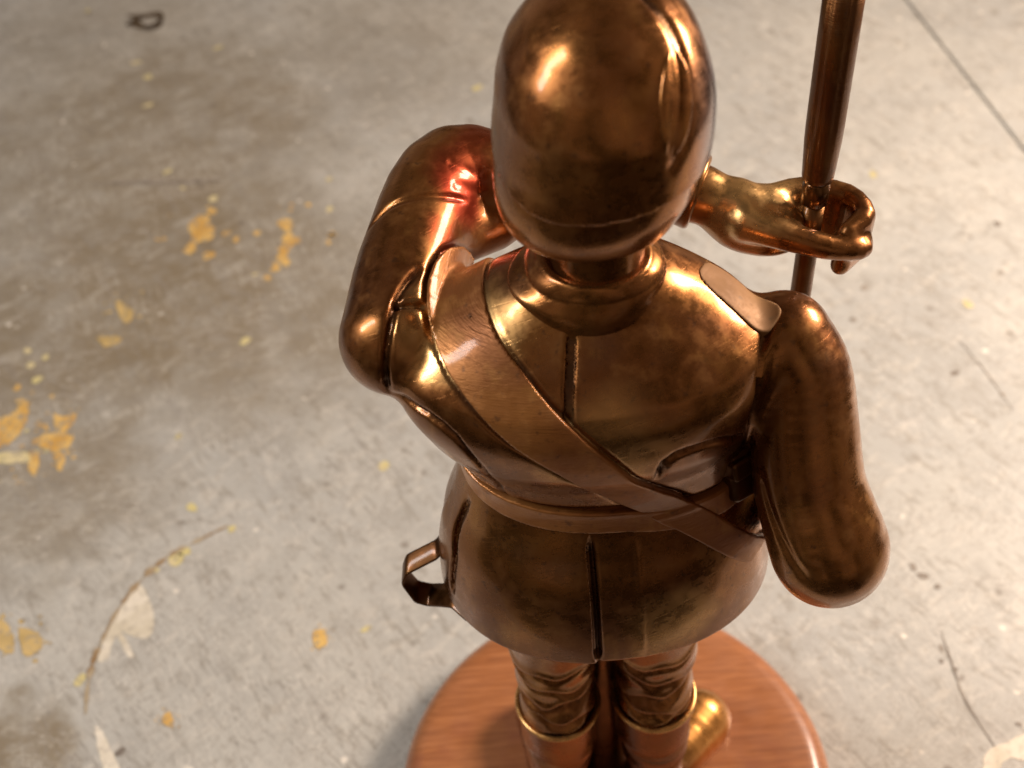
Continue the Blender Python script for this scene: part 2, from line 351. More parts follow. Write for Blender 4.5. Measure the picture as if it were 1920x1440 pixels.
def bench_paint():
    m = NT('worn_grey_paint'); co = m.coord()
    n1 = m.noise(co, 7, 5, .6); n2 = m.noise(co, 42, 5, .65); n3 = m.noise(co, 260, 3, .6)
    st = m.noise(m.mapping(m.mapping(co, rot=(0, 0, 1.05)), scale=(1, 9, 1)), 24, 4, .6)
    st2 = m.noise(m.mapping(m.mapping(co, rot=(0, 0, -.35)), scale=(1, 8, 1)), 34, 4, .65)
    col = m.mix(m.maprange(n1, .35, .65), (.455, .455, .43), (.53, .52, .475))
    col = m.mix(m.maprange(n2, .48, .66, 0, .34), col, (.36, .345, .31))
    n4 = m.noise(m.mapping(co, loc=(3, 3, 0)), 110, 5, .7)
    col = m.mix(m.maprange(n4, .54, .66, 0, .32), col, (.70, .67, .60))
    n6 = m.noise(m.mapping(m.mapping(co, rot=(0, 0, 1.0), loc=(2, 8, 0)), scale=(1, 3.2, 1)), 75, 5, .7, .4)
    col = m.mix(m.maprange(n6, .56, .66, 0, .32), col, (.31, .29, .255))
    n7 = m.noise(m.mapping(m.mapping(co, rot=(0, 0, -.6), loc=(6, 1, 0)), scale=(1, 2.6, 1)), 60, 5, .7, .4)
    col = m.mix(m.maprange(n7, .56, .68, 0, .28), col, (.74, .71, .65))
    # dirt and old varnish worn in on one side
    dirt = None
    for (x, y), r, a in zip(BLB, (1.9, 1.9, 1.4, 2.0, 1.6, .45, 1.0, 1.6, 1.5), (.95, .7, .9, .8, .8, .95, .75, .45, .4)):
        b = m.math('MULTIPLY', m.blob(co, (x * S, y * S, TZ * S), r * S, .05), a)
        dirt = b if dirt is None else m.math('MAXIMUM', dirt, b)
    col = m.mix(m.math('MULTIPLY', dirt, m.maprange(n2, .25, .60, .55, 1)), col, (.235, .185, .115))
    # streaks scuffed dark, scratches showing pale
    col = m.mix(m.maprange(n6, .53, .63, 0, .34), col, (.25, .22, .175))
    col = m.mix(m.maprange(n7, .54, .64, 0, .34), col, (.60, .57, .50))
    col = m.mix(m.maprange(m.noise(m.mapping(co, loc=(8, 8, 0)), 150, 4, .75), .55, .66, 0, .4), col, (.27, .24, .20))
    col = m.mix(m.maprange(st, .56, .74, 0, .38), col, (.30, .275, .25))
    col = m.mix(m.maprange(st2, .60, .74, 0, .32), col, (.70, .66, .60))
    # hairline scratches: thin crossing lines, some dark, some pale
    for k, (rz, sx, sc, lo_, amt, cc) in enumerate(((.9, 9, 16, .016, .9, (.27, .25, .22)), (1.25, 12, 22, .013, .8, (.76, .73, .66)), (-.5, 10, 20, .015, .8, (.30, .28, .25)), (.2, 11, 26, .013, .75, (.74, .70, .63)), (2.2, 10, 30, .015, .8, (.28, .25, .21)))):
        nn = m.noise(m.mapping(m.mapping(co, rot=(0, 0, rz), loc=(k * .37, k * .21, 0)), scale=(1, sx, 1)), sc * 2.2, 3, .5)
        line = m.maprange(m.math('ABSOLUTE', m.math('SUBTRACT', nn, .5)), lo_, .0)
        gt = m.maprange(m.noise(m.mapping(co, loc=(k + .5, k * 2.1, 0)), 17 + 3 * k, 4, .65), .46, .58)
        col = m.mix(m.math('MULTIPLY', m.math('MULTIPLY', line, gt), amt), col, cc)
    n5 = m.noise(m.mapping(co, loc=(9, 4, 0)), 320, 4, .7)
    col = m.mix(m.maprange(n5, .52, .70, 0, .20), col, (.33, .31, .28))
    sp = m.n('ShaderNodeTexVoronoi', i_Vector=m.mapping(co, scale=(1, 1, 0)), i_Scale=92).outputs['Distance']
    gate = m.maprange(m.noise(m.mapping(co, loc=(5, 2, 0)), 55, 2), .56, .62)
    col = m.mix(m.math('MULTIPLY', m.maprange(sp, .16, .08), gate), col, (.80, .75, .66))
    sp2 = m.n('ShaderNodeTexVoronoi', i_Vector=m.mapping(co, scale=(1, 1, 0), loc=(.3, .1, 0)), i_Scale=70).outputs['Distance']
    gate2 = m.maprange(m.noise(m.mapping(co, loc=(1, 7, 0)), 45, 2), .56, .62)
    col = m.mix(m.math('MULTIPLY', m.maprange(sp2, .20, .08, 0, .7), gate2), col, (.20, .17, .14))
    m.put(m.b.inputs['Base Color'], col)
    m.put(m.b.inputs['Roughness'], m.maprange(n2, .3, .7, .34, .50))
    m.put(m.b.inputs['Normal'], m.bump(m.math('ADD', m.math('MULTIPLY', n2, .4), m.math('ADD', m.math('MULTIPLY', st, .5), m.math('MULTIPLY', n3, .2))), .25, .0015))
    return m.m
M_PAINT = bench_paint()
def flat(name, c1, c2, sc=90, rough=.5, worn=0.):
    m = NT(name); co = m.coord()
    m.put(m.b.inputs['Base Color'], m.mix(m.maprange(m.noise(m.mapping(co, loc=(2, 5, 0)), 300, 4, .7), .52, .58, 0, worn), m.mix(m.maprange(m.noise(co, sc, 4), .38, .62), c1, c2), (.34, .30, .24))); m.b.inputs['Roughness'].default_value = rough
    return m.m
M_YEL = flat('old_yellow_paint', (.62, .36, .09), (.78, .52, .17), worn=.85)
M_OCH = flat('ochre_paint', (.50, .36, .14), (.66, .48, .20), worn=.7)
M_LIME = flat('pale_yellow_paint', (.66, .58, .26), (.72, .62, .36), worn=.6)
M_WHT = flat('bare_pale_primer', (.66, .60, .47), (.84, .78, .66), 60, worn=.35)
M_BLK = flat('black_tar', (.045, .03, .018), (.10, .07, .04), 120, .35)
M_GRIME = flat('grey_grime', (.20, .17, .14), (.36, .32, .27), 160)
M_BROWN = flat('brown_varnish', (.30, .19, .09), (.46, .38, .26), 120)
M_GAP = flat('joint_dirt', (.10, .085, .07), (.16, .13, .10), 80, .9)

def slab(name, poly, z0, z1, mat, parent, bev=.0):
    bm = bmesh.new(); vs = [bm.verts.new((x * S, y * S, z0 * S)) for x, y in poly]
    f = bm.faces.new(vs)
    r = bmesh.ops.extrude_face_region(bm, geom=[f]); up = [g for g in r['geom'] if isinstance(g, bmesh.types.BMVert)]
    bmesh.ops.translate(bm, verts=up, vec=(0, 0, (z1 - z0) * S))
    bmesh.ops.recalc_face_normals(bm, faces=bm.faces)
    if bev:
        ed = [e for e in bm.edges if all(abs(v.co.z - z1 * S) < 1e-7 for v in e.verts)]
        bmesh.ops.bevel(bm, geom=ed, offset=bev * S, segments=2, affect='EDGES')
    me = bpy.data.meshes.new(name); bm.to_mesh(me); bm.free()
    return link(name, me, mat, parent)
bench = tag(slab('bench_top', [(-9, -2.15), (7.5, -2.15), (7.5, 16), (-9, 16)], TZ - .5, TZ - .12, M_GAP, None), 'worn grey painted bench top the figurine stands on', None, None, 'structure')
(sx0, sy0), (sx2, sy2) = SEAM[0], SEAM[2]
ux, uy = sx2 - sx0, sy2 - sy0; ul = math.hypot(ux, uy); ux /= ul; uy /= ul; gx, gy = -uy * .010, ux * .010
def on_seam(y): t = (y - sy0) / uy; return sx0 + ux * t
b1 = [(-9, -2.2), (on_seam(-2.2) - abs(gx), -2.2), (on_seam(16) - abs(gx), 16), (-9, 16)]
b2 = [(on_seam(-2.2) + abs(gx), -2.2), (7.5, -2.2), (7.5, 16), (on_seam(16) + abs(gx), 16)]
slab('board', b1, TZ - .119, TZ, M_PAINT, bench, .006); slab('board', b2, TZ - .119, TZ, M_PAINT, bench, .006)

M_FLOOR = flat('dark_workshop_floor', (.035, .028, .024), (.07, .055, .045), 4, .8)
tag(slab('floor', [(-60, -60), (60, -60), (60, 60), (-60, 60)], -12.4, -12, M_FLOOR, None), 'dark floor under the bench', None, None, 'structure')
def ragged(pts, jit=.08, n=5, seed=0):
    """closed smooth outline with a broken edge"""
    r = random.Random(seed); P = [Vector((x, y)) for x, y in pts]; k = len(P); out = []
    size = max((a - b).length for a in P for b in P)
    for i in range(k):
        p0, p1, p2, p3 = P[i - 1], P[i], P[(i + 1) % k], P[(i + 2) % k]
        for j in range(n):
            t = j / n
            q = .5 * ((2 * p1) + (p2 - p0) * t + (2 * p0 - 5 * p1 + 4 * p2 - p3) * t * t + (3 * p1 - p0 - 3 * p2 + p3) * t**3)
            out.append((q.x + r.uniform(-1, 1) * jit * size * .3, q.y + r.uniform(-1, 1) * jit * size * .3))
    return out
def patch(name, pts, mat, th=.006, label=None, seed=0, jit=.12, z=TZ):
    o = slab(name, ragged(pts, jit, 7, seed), z + .0003, z + th, mat, bench)
    if name == 'paint_splash':     # crumbs that broke off round it
        r = random.Random(seed + 50); bm = bmesh.new(); bm.from_mesh(o.data); A = np.array(pts); c = A.mean(0); sz = np.ptp(A, axis=0).max()
        for _ in range(11):
            a = r.uniform(0, 6.28); d = sz * r.uniform(.45, .95); s = sz * r.uniform(.02, .09); kk = r.randint(5, 7); x = c[0] + d * math.cos(a); y = c[1] + d * math.sin(a)
            bm.faces.new([bm.verts.new(((x + s * math.cos(6.283 * q / kk) * r.uniform(.5, 1.4)) * S, (y + s * math.sin(6.283 * q / kk) * r.uniform(.5, 1.4)) * S, (z + th * .8) * S)) for q in range(kk)])
        bm.to_mesh(o.data); bm.free()
    if label: o['label'] = label
    return o
for i, (k, p) in enumerate(YEL.items()):
    patch('paint_splash', p, {'G': M_LIME, 'I': M_OCH, 'I2': M_OCH, 'L': M_OCH, 'M': M_OCH}.get(k, M_YEL), seed=i, th=.0022 + .0003 * i, label='yellow paint splash')
patch('bare_patch', WHT['chip'], M_WHT, .003, 'fan shaped pale chip', 3, .02)
patch('bare_patch', WHT['strip'], M_WHT, .003, 'narrow pale chip', 4, .04)
patch('bare_patch', WHT['pale'], M_WHT, .003, 'pale chip', 5, .04)
def strip(name, pts, wd, mat, z, parent=None, seed=0, jit=.4, join=None):
    r = random.Random(seed); R3 = resample([(x, y, 0) for x, y in pts], max(6, len(pts) * 5)); n = len(R3)
    bm = join if join is not None else bmesh.new(); L = []
    for i, p in enumerate(R3):
        d = R3[min(i + 1, n - 1)] - R3[max(i - 1, 0)]; d = d / (np.linalg.norm(d) + 1e-9); nx, ny = -d[1], d[0]
        ww = wd * (math.sin(math.pi * (i + .35) / (n + .1)) ** .5) * (1 + r.uniform(-jit, jit)) / 2
        L.append((bm.verts.new(((p[0] + nx * ww) * S, (p[1] + ny * ww) * S, z * S)), bm.verts.new(((p[0] - nx * ww) * S, (p[1] - ny * ww) * S, z * S))))
    for a, b in zip(L[:-1], L[1:]): bm.faces.new((a[0], a[1], b[1], b[0]))
    if join is None:
        bmesh.ops.recalc_face_normals(bm, faces=bm.faces)
        me = bpy.data.meshes.new(name); bm.to_mesh(me); bm.free(); return link(name, me, mat, parent or bench)
strip('varnish_line', ARC, .030, M_BROWN, TZ + .0045, seed=1, jit=.9)['label'] = 'curved brown edge of the flaked paint'
strip('scratch', LINE, .035, M_GRIME, TZ + .004, seed=2)
for i, l in enumerate(SCR[:1] + SCR[3:4]): strip('scratch', l, (.010, .008, .014)[i], M_GRIME, TZ + .0035 + i * .0003, seed=i + 5)
def bm_obj(name, bm, mat, parent):
    bmesh.ops.recalc_face_normals(bm, faces=bm.faces); me = bpy.data.meshes.new(name); bm.to_mesh(me); bm.free(); return link(name, me, mat, parent)
def ring(outer, inner, z, mat):
    n = 40; a = resample([(*p, 0) for p in outer + outer[:1]], n + 1)[:-1]
    c = np.mean(np.array(inner), 0); c0 = a[:, :2]
    bm = bmesh.new(); r = random.Random(4); O = []; I = []
    for p in a:
        d = np.array(p[:2]) - c; l = np.linalg.norm(d); u = d / l; ri = .075 + .012 * math.sin(3 * math.atan2(u[1], u[0])) + r.uniform(-.006, .006)
        O.append(bm.verts.new((p[0] * S, p[1] * S, z * S))); I.append(bm.verts.new(((c[0] + u[0] * ri * 1.0) * S, (c[1] + u[1] * ri * .8) * S, z * S)))
    for i in range(n): j = (i + 1) % n; bm.faces.new((O[i], O[j], I[j], I[i]))
    return bm_obj('tar_ring', bm, mat, bench)
ring(RING[0], RING[1], TZ + .005, M_BLK)['label'] = 'black ring shaped stain'
def flecks(name, centres, size, mat, z, seed):
    r = random.Random(seed); bm = bmesh.new()
    for (x, y) in centres:
        s = size * r.uniform(.6, 1.3); k = r.randint(6, 9); ph = r.uniform(0, 6); el = r.uniform(.5, 1)
        bm.faces.new([bm.verts.new(((x + math.cos(ph) * s * math.cos(a) * r.uniform(.7, 1.2) - math.sin(ph) * el * s * math.sin(a)) * S,
                                    (y + math.sin(ph) * s * math.cos(a) + math.cos(ph) * el * s * math.sin(a) * r.uniform(.7, 1.2)) * S, z * S)) for a in [6.283 * q / k for q in range(k)]])
    o = bm_obj(name, bm, mat, bench); o['kind'] = 'stuff'; return o
flecks('paint_flecks', FLK, .040, M_LIME, TZ + .003, 1)
flecks('grime_spots', DRK, .028, M_GRIME, TZ + .0026, 2)

# ------------------------------------------------------------------ sculpting the bronze
def cv(f, pts, n=14): return onto(f, resample(pts, n))
#@G-BEGIN
G_SPINE = cv(upper, [(-0.137, -0.156, 3.128), (-0.148, -0.227, 3.067), (-0.161, -0.299, 3.012), (-0.171, -0.364, 2.926)])
G_VENT = cv(skirt, [(-0.118, -0.324, 2.363), (-0.114, -0.366, 2.256), (-0.111, -0.418, 2.118), (-0.108, -0.46, 1.80)])
G_RIDGE = cv(skirt, [(0.031, -0.336, 2.34), (0.038, -0.403, 2.166), (0.044, -0.461, 1.80)])
G_HIP = cv(skirt, [(-0.483, -0.119, 2.356), (-0.537, -0.129, 2.215), (-0.561, -0.172, 2.078), (-0.586, -0.172, 1.886)])
G_ARML = cv(upper, [(-0.561, 0.156, 3.136), (-0.634, 0.031, 3.131), (-0.655, -0.039, 3.115), (-0.676, -0.108, 3.054), (-0.692, -0.116, 2.89)])
G_ARMR = cv(upper, [(0.483, 0.015, 3.012), (0.442, -0.097, 2.993), (0.41, -0.199, 2.921), (0.393, -0.221, 2.732), (0.40, -0.15, 2.5), (0.43, -0.06, 2.314)])
G_SIDE = cv(upper, [(-0.69, -0.125, 2.899), (-0.576, -0.236, 2.914), (-0.503, -0.297, 2.88), (-0.436, -0.315, 2.744), (-0.369, -0.229, 2.468)])
G_ARC = cv(upper, [(0.385, -0.226, 2.661), (0.246, -0.327, 2.772), (0.162, -0.356, 2.779), (0.107, -0.366, 2.74), (0.091, -0.349, 2.649)])
G_NOTCH = cv(upper, [(-0.651, 0.003, 3.127), (-0.604, 0.012, 3.12), (-0.552, 0.027, 3.094)], 6)
G_BICEP = cv(upper, [(-.71, .36, 3.08), (-0.659, 0.397, 3.185), (-0.582, 0.407, 3.201), (-0.484, 0.426, 3.178), (-0.405, 0.47, 3.111)])
G_W = [cv(upper, p, 7) for p in ([(-0.468, 0.558, 3.215), (-0.413, 0.547, 3.18), (-0.364, 0.577, 3.125)], [(-0.457, 0.477, 3.182), (-0.417, 0.491, 3.152), (-0.37, 0.545, 3.074)],
                                 [(-0.454, 0.663, 3.239), (-0.406, 0.634, 3.214), (-0.368, 0.609, 3.165)], [(-.50, .33, 3.19), (-.45, .34, 3.16), (-.40, .36, 3.11)])]
G_STRAP = cv(lambda P: smin(trunk(P), skirt(P), .03), [(-.34, .42, 2.70), (-.38, .36, 2.86), (-.42, .28, 3.00), (-0.445, 0.16, 3.08), (-0.449, 0.017, 3.079), (-0.430, -0.124, 3.062), (-0.365, -0.252, 3.02), (-0.270, -0.352, 2.936), (-0.139, -0.385, 2.802), (0.044, -0.34, 2.544), (0.20, -0.31, 2.39), (0.33, -0.30, 2.25), (.45, -.235, 2.085), (.54, -.06, 1.97)], 40)
G_CREASE = cv(helmet0, [(0.06, 0.10, 4.06), (0.089, 0.019, 4.059), (0.128, -0.035, 4.03), (0.158, -0.106, 3.969), (0.164, -0.169, 3.889), (0.153, -0.217, 3.814), (0.104, -0.258, 3.737)])
BELTROWS = [(2.20, -.03, .02, .535, .395), (2.34, -.03, .02, .485, .350), (2.44, -.03, .02, .470, .334), (2.62, -.05, .01, .505, .348)]
def belt_z(P): return 2.425 - .02 * P[:, 0] - .16 * np.maximum(P[:, 0], 0) + .09 * (P[:, 1] + .3)
def strap_w(t): return np.interp(t, [0, .38, .58, .78, 1], [.090, .088, .066, .054, .046])
def groove(P, pts, depth, wd, d0, taper=True):
    d, t = dpoly(P, pts); d = np.sqrt(np.maximum(d * d - d0 * d0, 0))
    k = np.minimum(1, np.minimum(t, 1 - t) / .12) if taper else 1
    return depth * k * np.exp(-(d / wd) ** 2)
def near(P, pts, r):
    lo = pts.min(0) - r; hi = pts.max(0) + r
    return ((P > lo) & (P < hi)).all(1)
def carve(P, d, items):
    d0 = d.copy()
    for pts, dep, wd in items:
        m = near(P, pts, wd * 2.6 + abs(dep))
        if m.any(): d[m] = d[m] + groove(P[m], pts, dep, wd, d0[m])
    return d
G_E1 = cv(arm_r, [(.423,-.276,2.564),(.446,-.369,2.465),(.483,-.463,2.393),(.547,-.549,2.319)], 8)
G_E2 = cv(arm_r, [(.533,-.187,2.892),(.56,-.278,2.752),(.571,-.371,2.61),(.616,-.433,2.525),(.655,-.525,2.426)], 8)
UP_ITEMS = [(G_SPINE, .022, .012), (G_ARML, .018, .012), (G_ARMR, .022, .013), (G_SIDE, .013, .010), (G_ARC, .020, .012),
            (G_NOTCH, .022, .012), (G_BICEP, .009, .012), (G_W[0], .004, .020), (G_W[1], .004, .020), (G_E1, .008, .018)]
def hand_l(P):
    d = chain(P, [((.33, .615, 2.948), .084), ((.46, .575, 2.915), .084)], .03)
    d = smin(d, ell(P, (.545, .52, 2.865), (.155, .082, .115), 2.2, rotm('z', -20)), .10)
    for i in range(4):
        z = 2.925 - .050 * i; s = (1, .99, .96, .90)[i]
        pts = [((.58, .580, z), .044), ((.71, .612, z), .040), ((.72 + .125 * s, .570, z - .008), .038), ((.72 + .165 * s, .480, z - .02), .036), ((.72 + .10 * s, .415, z - .03), .032)]
        d = smin(d, chain(P, pts, .05), .040 if i else .04)
    th = chain(P, [((.50, .475, 2.915), .060), ((.60, .415, 2.905), .050), ((.74, .375, 2.872), .042), ((.85, .385, 2.842), .038), ((.875, .415, 2.832), .032)], .02)
    return smin(d, th, .030)
def hand_r(P):
    P = P - np.array((.0, .0, -.27))
    d = chain(P, [((.60, .30, 2.40), .08), ((.60, .40, 2.42), .08)], .03)
    d = smin(d, ell(P, (.60, .46, 2.42), (.07, .12, .12)), .04)
    for i in range(4):
        z = 2.50 - .062 * i
        d = smin(d, chain(P, [((.60, .52, z), .042), ((.67, .58, z), .038), ((.75, .55, z), .036), ((.77, .46, z), .033), ((.72, .39, z), .03)], .012), .014)
    return smin(d, chain(P, [((.60, .36, 2.50), .05), ((.68, .34, 2.52), .04), ((.76, .38, 2.52), .034)], .02), .02)
def legs(P):
    d = None
    for s, hx, kx, ax in ((-1, -.20, -.245, -.262), (1, .12, .150, .165)):
        e = loft(P, [(.70, ax, -.08, .135, .15), (.90, kx, -.08, .145, .16), (1.02, kx, -.07, .150, .165), (1.10, kx, -.04, .155, .17), (1.25, kx, -.03, .17, .185), (1.55, hx, 0, .205, .235), (1.95, hx * .9, 0, .21, .25)], 2.05, .02)
        for j, (z0, tl) in enumerate(((.91, .10), (.99, -.16), (1.08, .18), (1.18, -.10), (1.30, .15))):
            zz = P[:, 2] - z0 - tl * (P[:, 0] - kx) - .10 * (P[:, 1] + .05) - .012 * np.sin(P[:, 0] * 40 + j * 2)
            m = np.abs(zz) < .08
            e[m] = e[m] + .017 * np.exp(-(zz[m] / .020) ** 2) - .010 * np.exp(-((zz[m] - .035) / .022) ** 2)
        d = e if d is None else smin(d, e, .03)
    return d
def body(P):
    d = carve(P, upper(P), UP_ITEMS)
    m = near(P, G_STRAP, .12)
    if m.any():
        q, t = dpoly(P[m], G_STRAP); d[m] = d[m] + .011 * np.exp(-((q - strap_w(t) - .004) / .010) ** 2)
    d = d + .013 * np.exp(-((P[:, 2] - belt_z(P) - .052) / .011) ** 2) * (trunk(P) < .035)
    z = P[:, 2]
    m = z > 2.9; 
    if m.any(): d[m] = smin(d[m], neck(P[m]), .035)
    d = smin(d, loft(P, [(1.75, -.035, .01, .40, .34), (2.2, -.03, .01, .46, .33), (2.40, -.03, .02, .43, .30)], 2.2, .04), .03)
    m = z < 2.2
    if m.any(): d[m] = smin(d[m], legs(P[m]), .04)
    for hf, c, r in ((hand_l, (.62, .5, 2.85), .45), (hand_r, (.66, .45, 2.15), .4)):
        m = (np.abs(P - np.array(c)) < r).all(1)
        if m.any(): d[m] = smin(d[m], hf(P[m]), .025)
    return d
def helmet(P):
    d = helmet0(P)
    zr = P[:, 2] - (3.655 + .42 * np.maximum(P[:, 1] + .02, -.3) * .25 + .10 * (P[:, 0] + .1) * np.clip(-P[:, 1] * 4, 0, 1))
    d = d + np.where(zr < 0, .016, 0) * np.clip(-zr / .012, 0, 1)
    d = carve(P, d, [(G_CREASE, .012, .018)])
    d = smax(d, -np.maximum(.145 - P[:, 1], P[:, 2] - 3.655), .012)
    return d
#@G-END
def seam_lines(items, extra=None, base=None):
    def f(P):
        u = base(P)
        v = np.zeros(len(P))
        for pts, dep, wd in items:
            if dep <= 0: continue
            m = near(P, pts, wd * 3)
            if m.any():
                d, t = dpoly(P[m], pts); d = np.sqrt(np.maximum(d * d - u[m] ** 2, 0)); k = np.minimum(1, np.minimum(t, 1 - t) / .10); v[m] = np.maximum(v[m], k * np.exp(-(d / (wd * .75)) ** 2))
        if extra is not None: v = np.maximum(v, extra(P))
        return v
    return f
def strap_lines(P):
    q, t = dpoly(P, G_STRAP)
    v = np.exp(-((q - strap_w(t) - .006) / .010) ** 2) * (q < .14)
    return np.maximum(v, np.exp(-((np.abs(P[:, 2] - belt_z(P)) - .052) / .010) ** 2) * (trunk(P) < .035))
fig = bpy.data.objects.new('soldier_figurine', None); C.objects.link(fig); fig.location = (0, 0, TZ * S)
tag(fig, 'bronze soldier figurine with crossed shoulder strap, seen from behind, on a round reddish wooden base', 'figurine')
OFF = Vector((0, 0, -TZ * S))
def under(o): o.location = o.location + OFF; return o
H = .0092
under(sculpt('body', body, (-.9, -.62, .55), (1.0, 1.0, 3.85), H, M_BR, fig, seam_dark=seam_lines([i for i in UP_ITEMS if i[1] > .0105], strap_lines, upper)))
under(sculpt('helmet', helmet, (-.40, -.42, 3.30), (.36, .52, 4.14), .0075, M_HELM, fig, seam_dark=seam_lines([(G_CREASE, .02, .008)], base=helmet0)))
L_C = np.array([(0.134, -0.100, 3.992), (0.138, -0.145, 3.955), (0.132, -0.19, 3.90), (0.122, -0.225, 3.84), (0.112, -0.25, 3.785)])
def lens(P):
    d, t = dpoly(P, L_C)
    e = d - .050 * np.sin(math.pi * np.clip(.06 + .88 * t, 0, 1)) ** .8
    h0 = helmet0(P)
    q = smax(h0 - .009 + .012 * np.exp(-(d / .020) ** 2), e, .008)
    return smax(q, -(h0 + .02), .004)
under(sculpt('helmet_boss', lens, (.0, -.35, 3.70), (.30, .05, 4.08), .006, M_HELM, fig))['label'] = 'lens shaped raised boss'
# collar: a low rounded cape collar lying on the shoulders round the neck
def collar(P):
    t = upper(P); q = np.hypot((P[:, 0] + .075) / 1.0, (P[:, 1] - .02) / .80)
    c = smax(t - .020, q - .232, .012)
    cone = loft(P, [(3.04, -.07, .02, .25, .215), (3.13, -.062, .02, .218, .190), (3.20, -.056, .02, .172, .158), (3.255, -.052, .02, .160, .150)], 2.05, .012)
    cone = smax(cone, -loft(P, [(3.20, -.052, .02, .140, .130), (3.40, -.052, .02, .155, .145)], 2.05, .01), .008)
    d = smin(c, cone, .05)
    return smax(d, 2.98 - P[:, 2], .01)
under(sculpt('collar', collar, (-.42, -.30, 2.94), (.30, .35, 3.36), .0075, M_BR, fig))
def cross_strap(P):
    d, t = dpoly(P, G_STRAP)
    wd = strap_w(t)
    b = smin(upper(P), skirt(P), .03)
    e = smax(b - .016, d - wd, .006)
    return smax(e, -(b + .02), .005)
under(sculpt('cross_strap', cross_strap, (-.64, -.50, 2.08), (.60, .50, 3.22), .0075, M_STRAP, fig))
def waist_belt(P):
    b = loft(P, BELTROWS, 2.2, .02)
    zc = belt_z(P)
    e = smax(b - .015, np.abs(P[:, 2] - zc) - .046, .008)
    return smax(e, -(b + .02), .005)
under(sculpt('waist_belt', waist_belt, (-.60, -.45, 2.28), (.56, .48, 2.60), .0075, M_STRAP, fig))
def tunic_skirt(P):
    d = skirt(P)
    # centre vent: one flap laps over the other
    ang = P[:, 0] + .112 + (P[:, 2] - 1.84) * .010
    d = d - np.where(P[:, 1] < 0, .010 * np.clip(.5 - ang / .012, 0, 1), 0)
    d = carve(P, d, [(G_VENT, .024, .011), (G_RIDGE, -.0035, .012), (G_HIP, .020, .014)])
    d = smax(d, -(skirt(P) + .035) , .006) if True else d
    return smax(smax(d, P[:, 2] - 2.43, .01), 1.815 - P[:, 2], .010)
under(sculpt('tunic_skirt', tunic_skirt, (-.70, -.56, 1.74), (.64, .58, 2.50), .0085, M_BR, fig, seam_dark=seam_lines([(G_VENT, .03, .014), (G_HIP, .02, .010)], base=skirt)))
R_B = np.linalg.inv(rotm('z', 0))
BO = onto(upper, [(.355, .0, 3.05)])[0]
def board_(P):
    a = np.array((.262, .065, 3.09)); b = np.array((.468, -.075, 3.0)); ab = b - a
    u = ab / np.linalg.norm(ab); q = P - (a + b) / 2; s = q @ u; perp = np.cross((0, 0, 1.), u); perp /= np.linalg.norm(perp); r = q @ perp
    L = np.linalg.norm(ab) / 2
    k = ((np.abs(s) / (L + .005)) ** 3.2 + (np.abs(r) / .070) ** 3.2) ** (1 / 3.2)
    return smax(smax(upper(P) - .009, (k - 1) * .078, .006), -(upper(P) + .03), .004)
under(sculpt('shoulder_board', board_, (.15, -.25, 2.85), (.60, .25, 3.2), .006, M_BOARD, fig))
def cuff(P):
    ax = np.array(WR_L) - np.array((-.05, .78, 3.05)); ax /= np.linalg.norm(ax); q = P - np.array((.325, .625, 2.955)); s = q @ ax
    r = np.linalg.norm(q - s[:, None] * ax, axis=1)
    d = smax(r - (.128 + .10 * s), np.abs(s + .035) - .075, .022)
    return smax(d, -smax(r - .085, -(s + .0), .01), .01)
under(sculpt('sleeve_cuff', cuff, (.10, .42, 2.75), (.50, .85, 3.15), .0065, M_BR, fig))
def pouch(P):
    return smin(rbox(P, (.39, -.13, 2.43), (.085, .075, .10), .022, rotm('z', 30) @ rotm('x', -14)), rbox(P, (.395, -.14, 2.48), (.090, .078, .035), .012, rotm('z', 30) @ rotm('x', -20)), .008)
under(sculpt('pouch', pouch, (.20, -.42, 2.12), (.62, .06, 2.62), .0065, M_DARK, fig))
# dark rod added to blacken the gap between the legs, behind the coat skirts
def rod(P): return smin(loft(P, [(.0, -.048, .10, .100, .12), (.9, -.048, .08, .085, .10), (1.80, -.045, .06, .08, .10)], 2.3, .01), ell(P, (-.048, .06, .0), (.10, .15, .05)), .03)
under(sculpt('gap_filler_rod', rod, (-.20, -.14, -.0), (.10, .26, 1.86), .009, M_DARK, fig))
# boots
def boot(ax, ay, toe, cuffz=.89, kx=None):
    kx = ax if kx is None else kx
    def f(P):
        d = loft(P, [(.10, ax, ay - .02, .122, .135), (.28, ax, ay, .108, .125), (.50, (ax + kx) / 2, ay, .138, .155), (.72, kx, ay, .158, .170), (cuffz + .02, kx, ay, .166, .178)], 2.05, .012)
        rim = np.sqrt((np.hypot((P[:, 0] - kx) / .172, (P[:, 1] - ay) / .185) * .178 - .170) ** 2 + (P[:, 2] - cuffz) ** 2) - .004
        d = smin(d, rim, .008)
        for j, (z0, tl) in enumerate(((.30, .25), (.38, -.2), (.47, .15), (.62, -.12))):
            zz = P[:, 2] - z0 - tl * (P[:, 0] - ax) - .2 * (P[:, 1] - ay); d = d + .010 * np.exp(-(zz / .016) ** 2) - .007 * np.exp(-((zz - .03) / .02) ** 2)
        d = smax(d, -loft(P, [(cuffz - .05, kx, ay, .150, .163), (cuffz + .2, kx, ay, .150, .163)], 2, .005), .006)
        tx, ty = toe
        a = (ax, ay + .02, .11); b = (ax + (tx - ax) * .55, ay + (ty - ay) * .55, .105); c = (tx, ty, .09)
        ft = chain(P, [(a, .130), (b, .138), (c, .155)], .05)
        d = smin(d, ft, .06)
        d = smin(d, seg(P, (ax, ay - .06, .05), (ax, ay - .03, .1), .10, .10), .03)
        return smax(d, .004 - P[:, 2], .012)
    return f
under(sculpt('boot', boot(-.262, -.08, (-.285, .30), kx=-.245), (-.50, -.35, -.02), (-.02, .48, .96), .009, M_BR, fig))
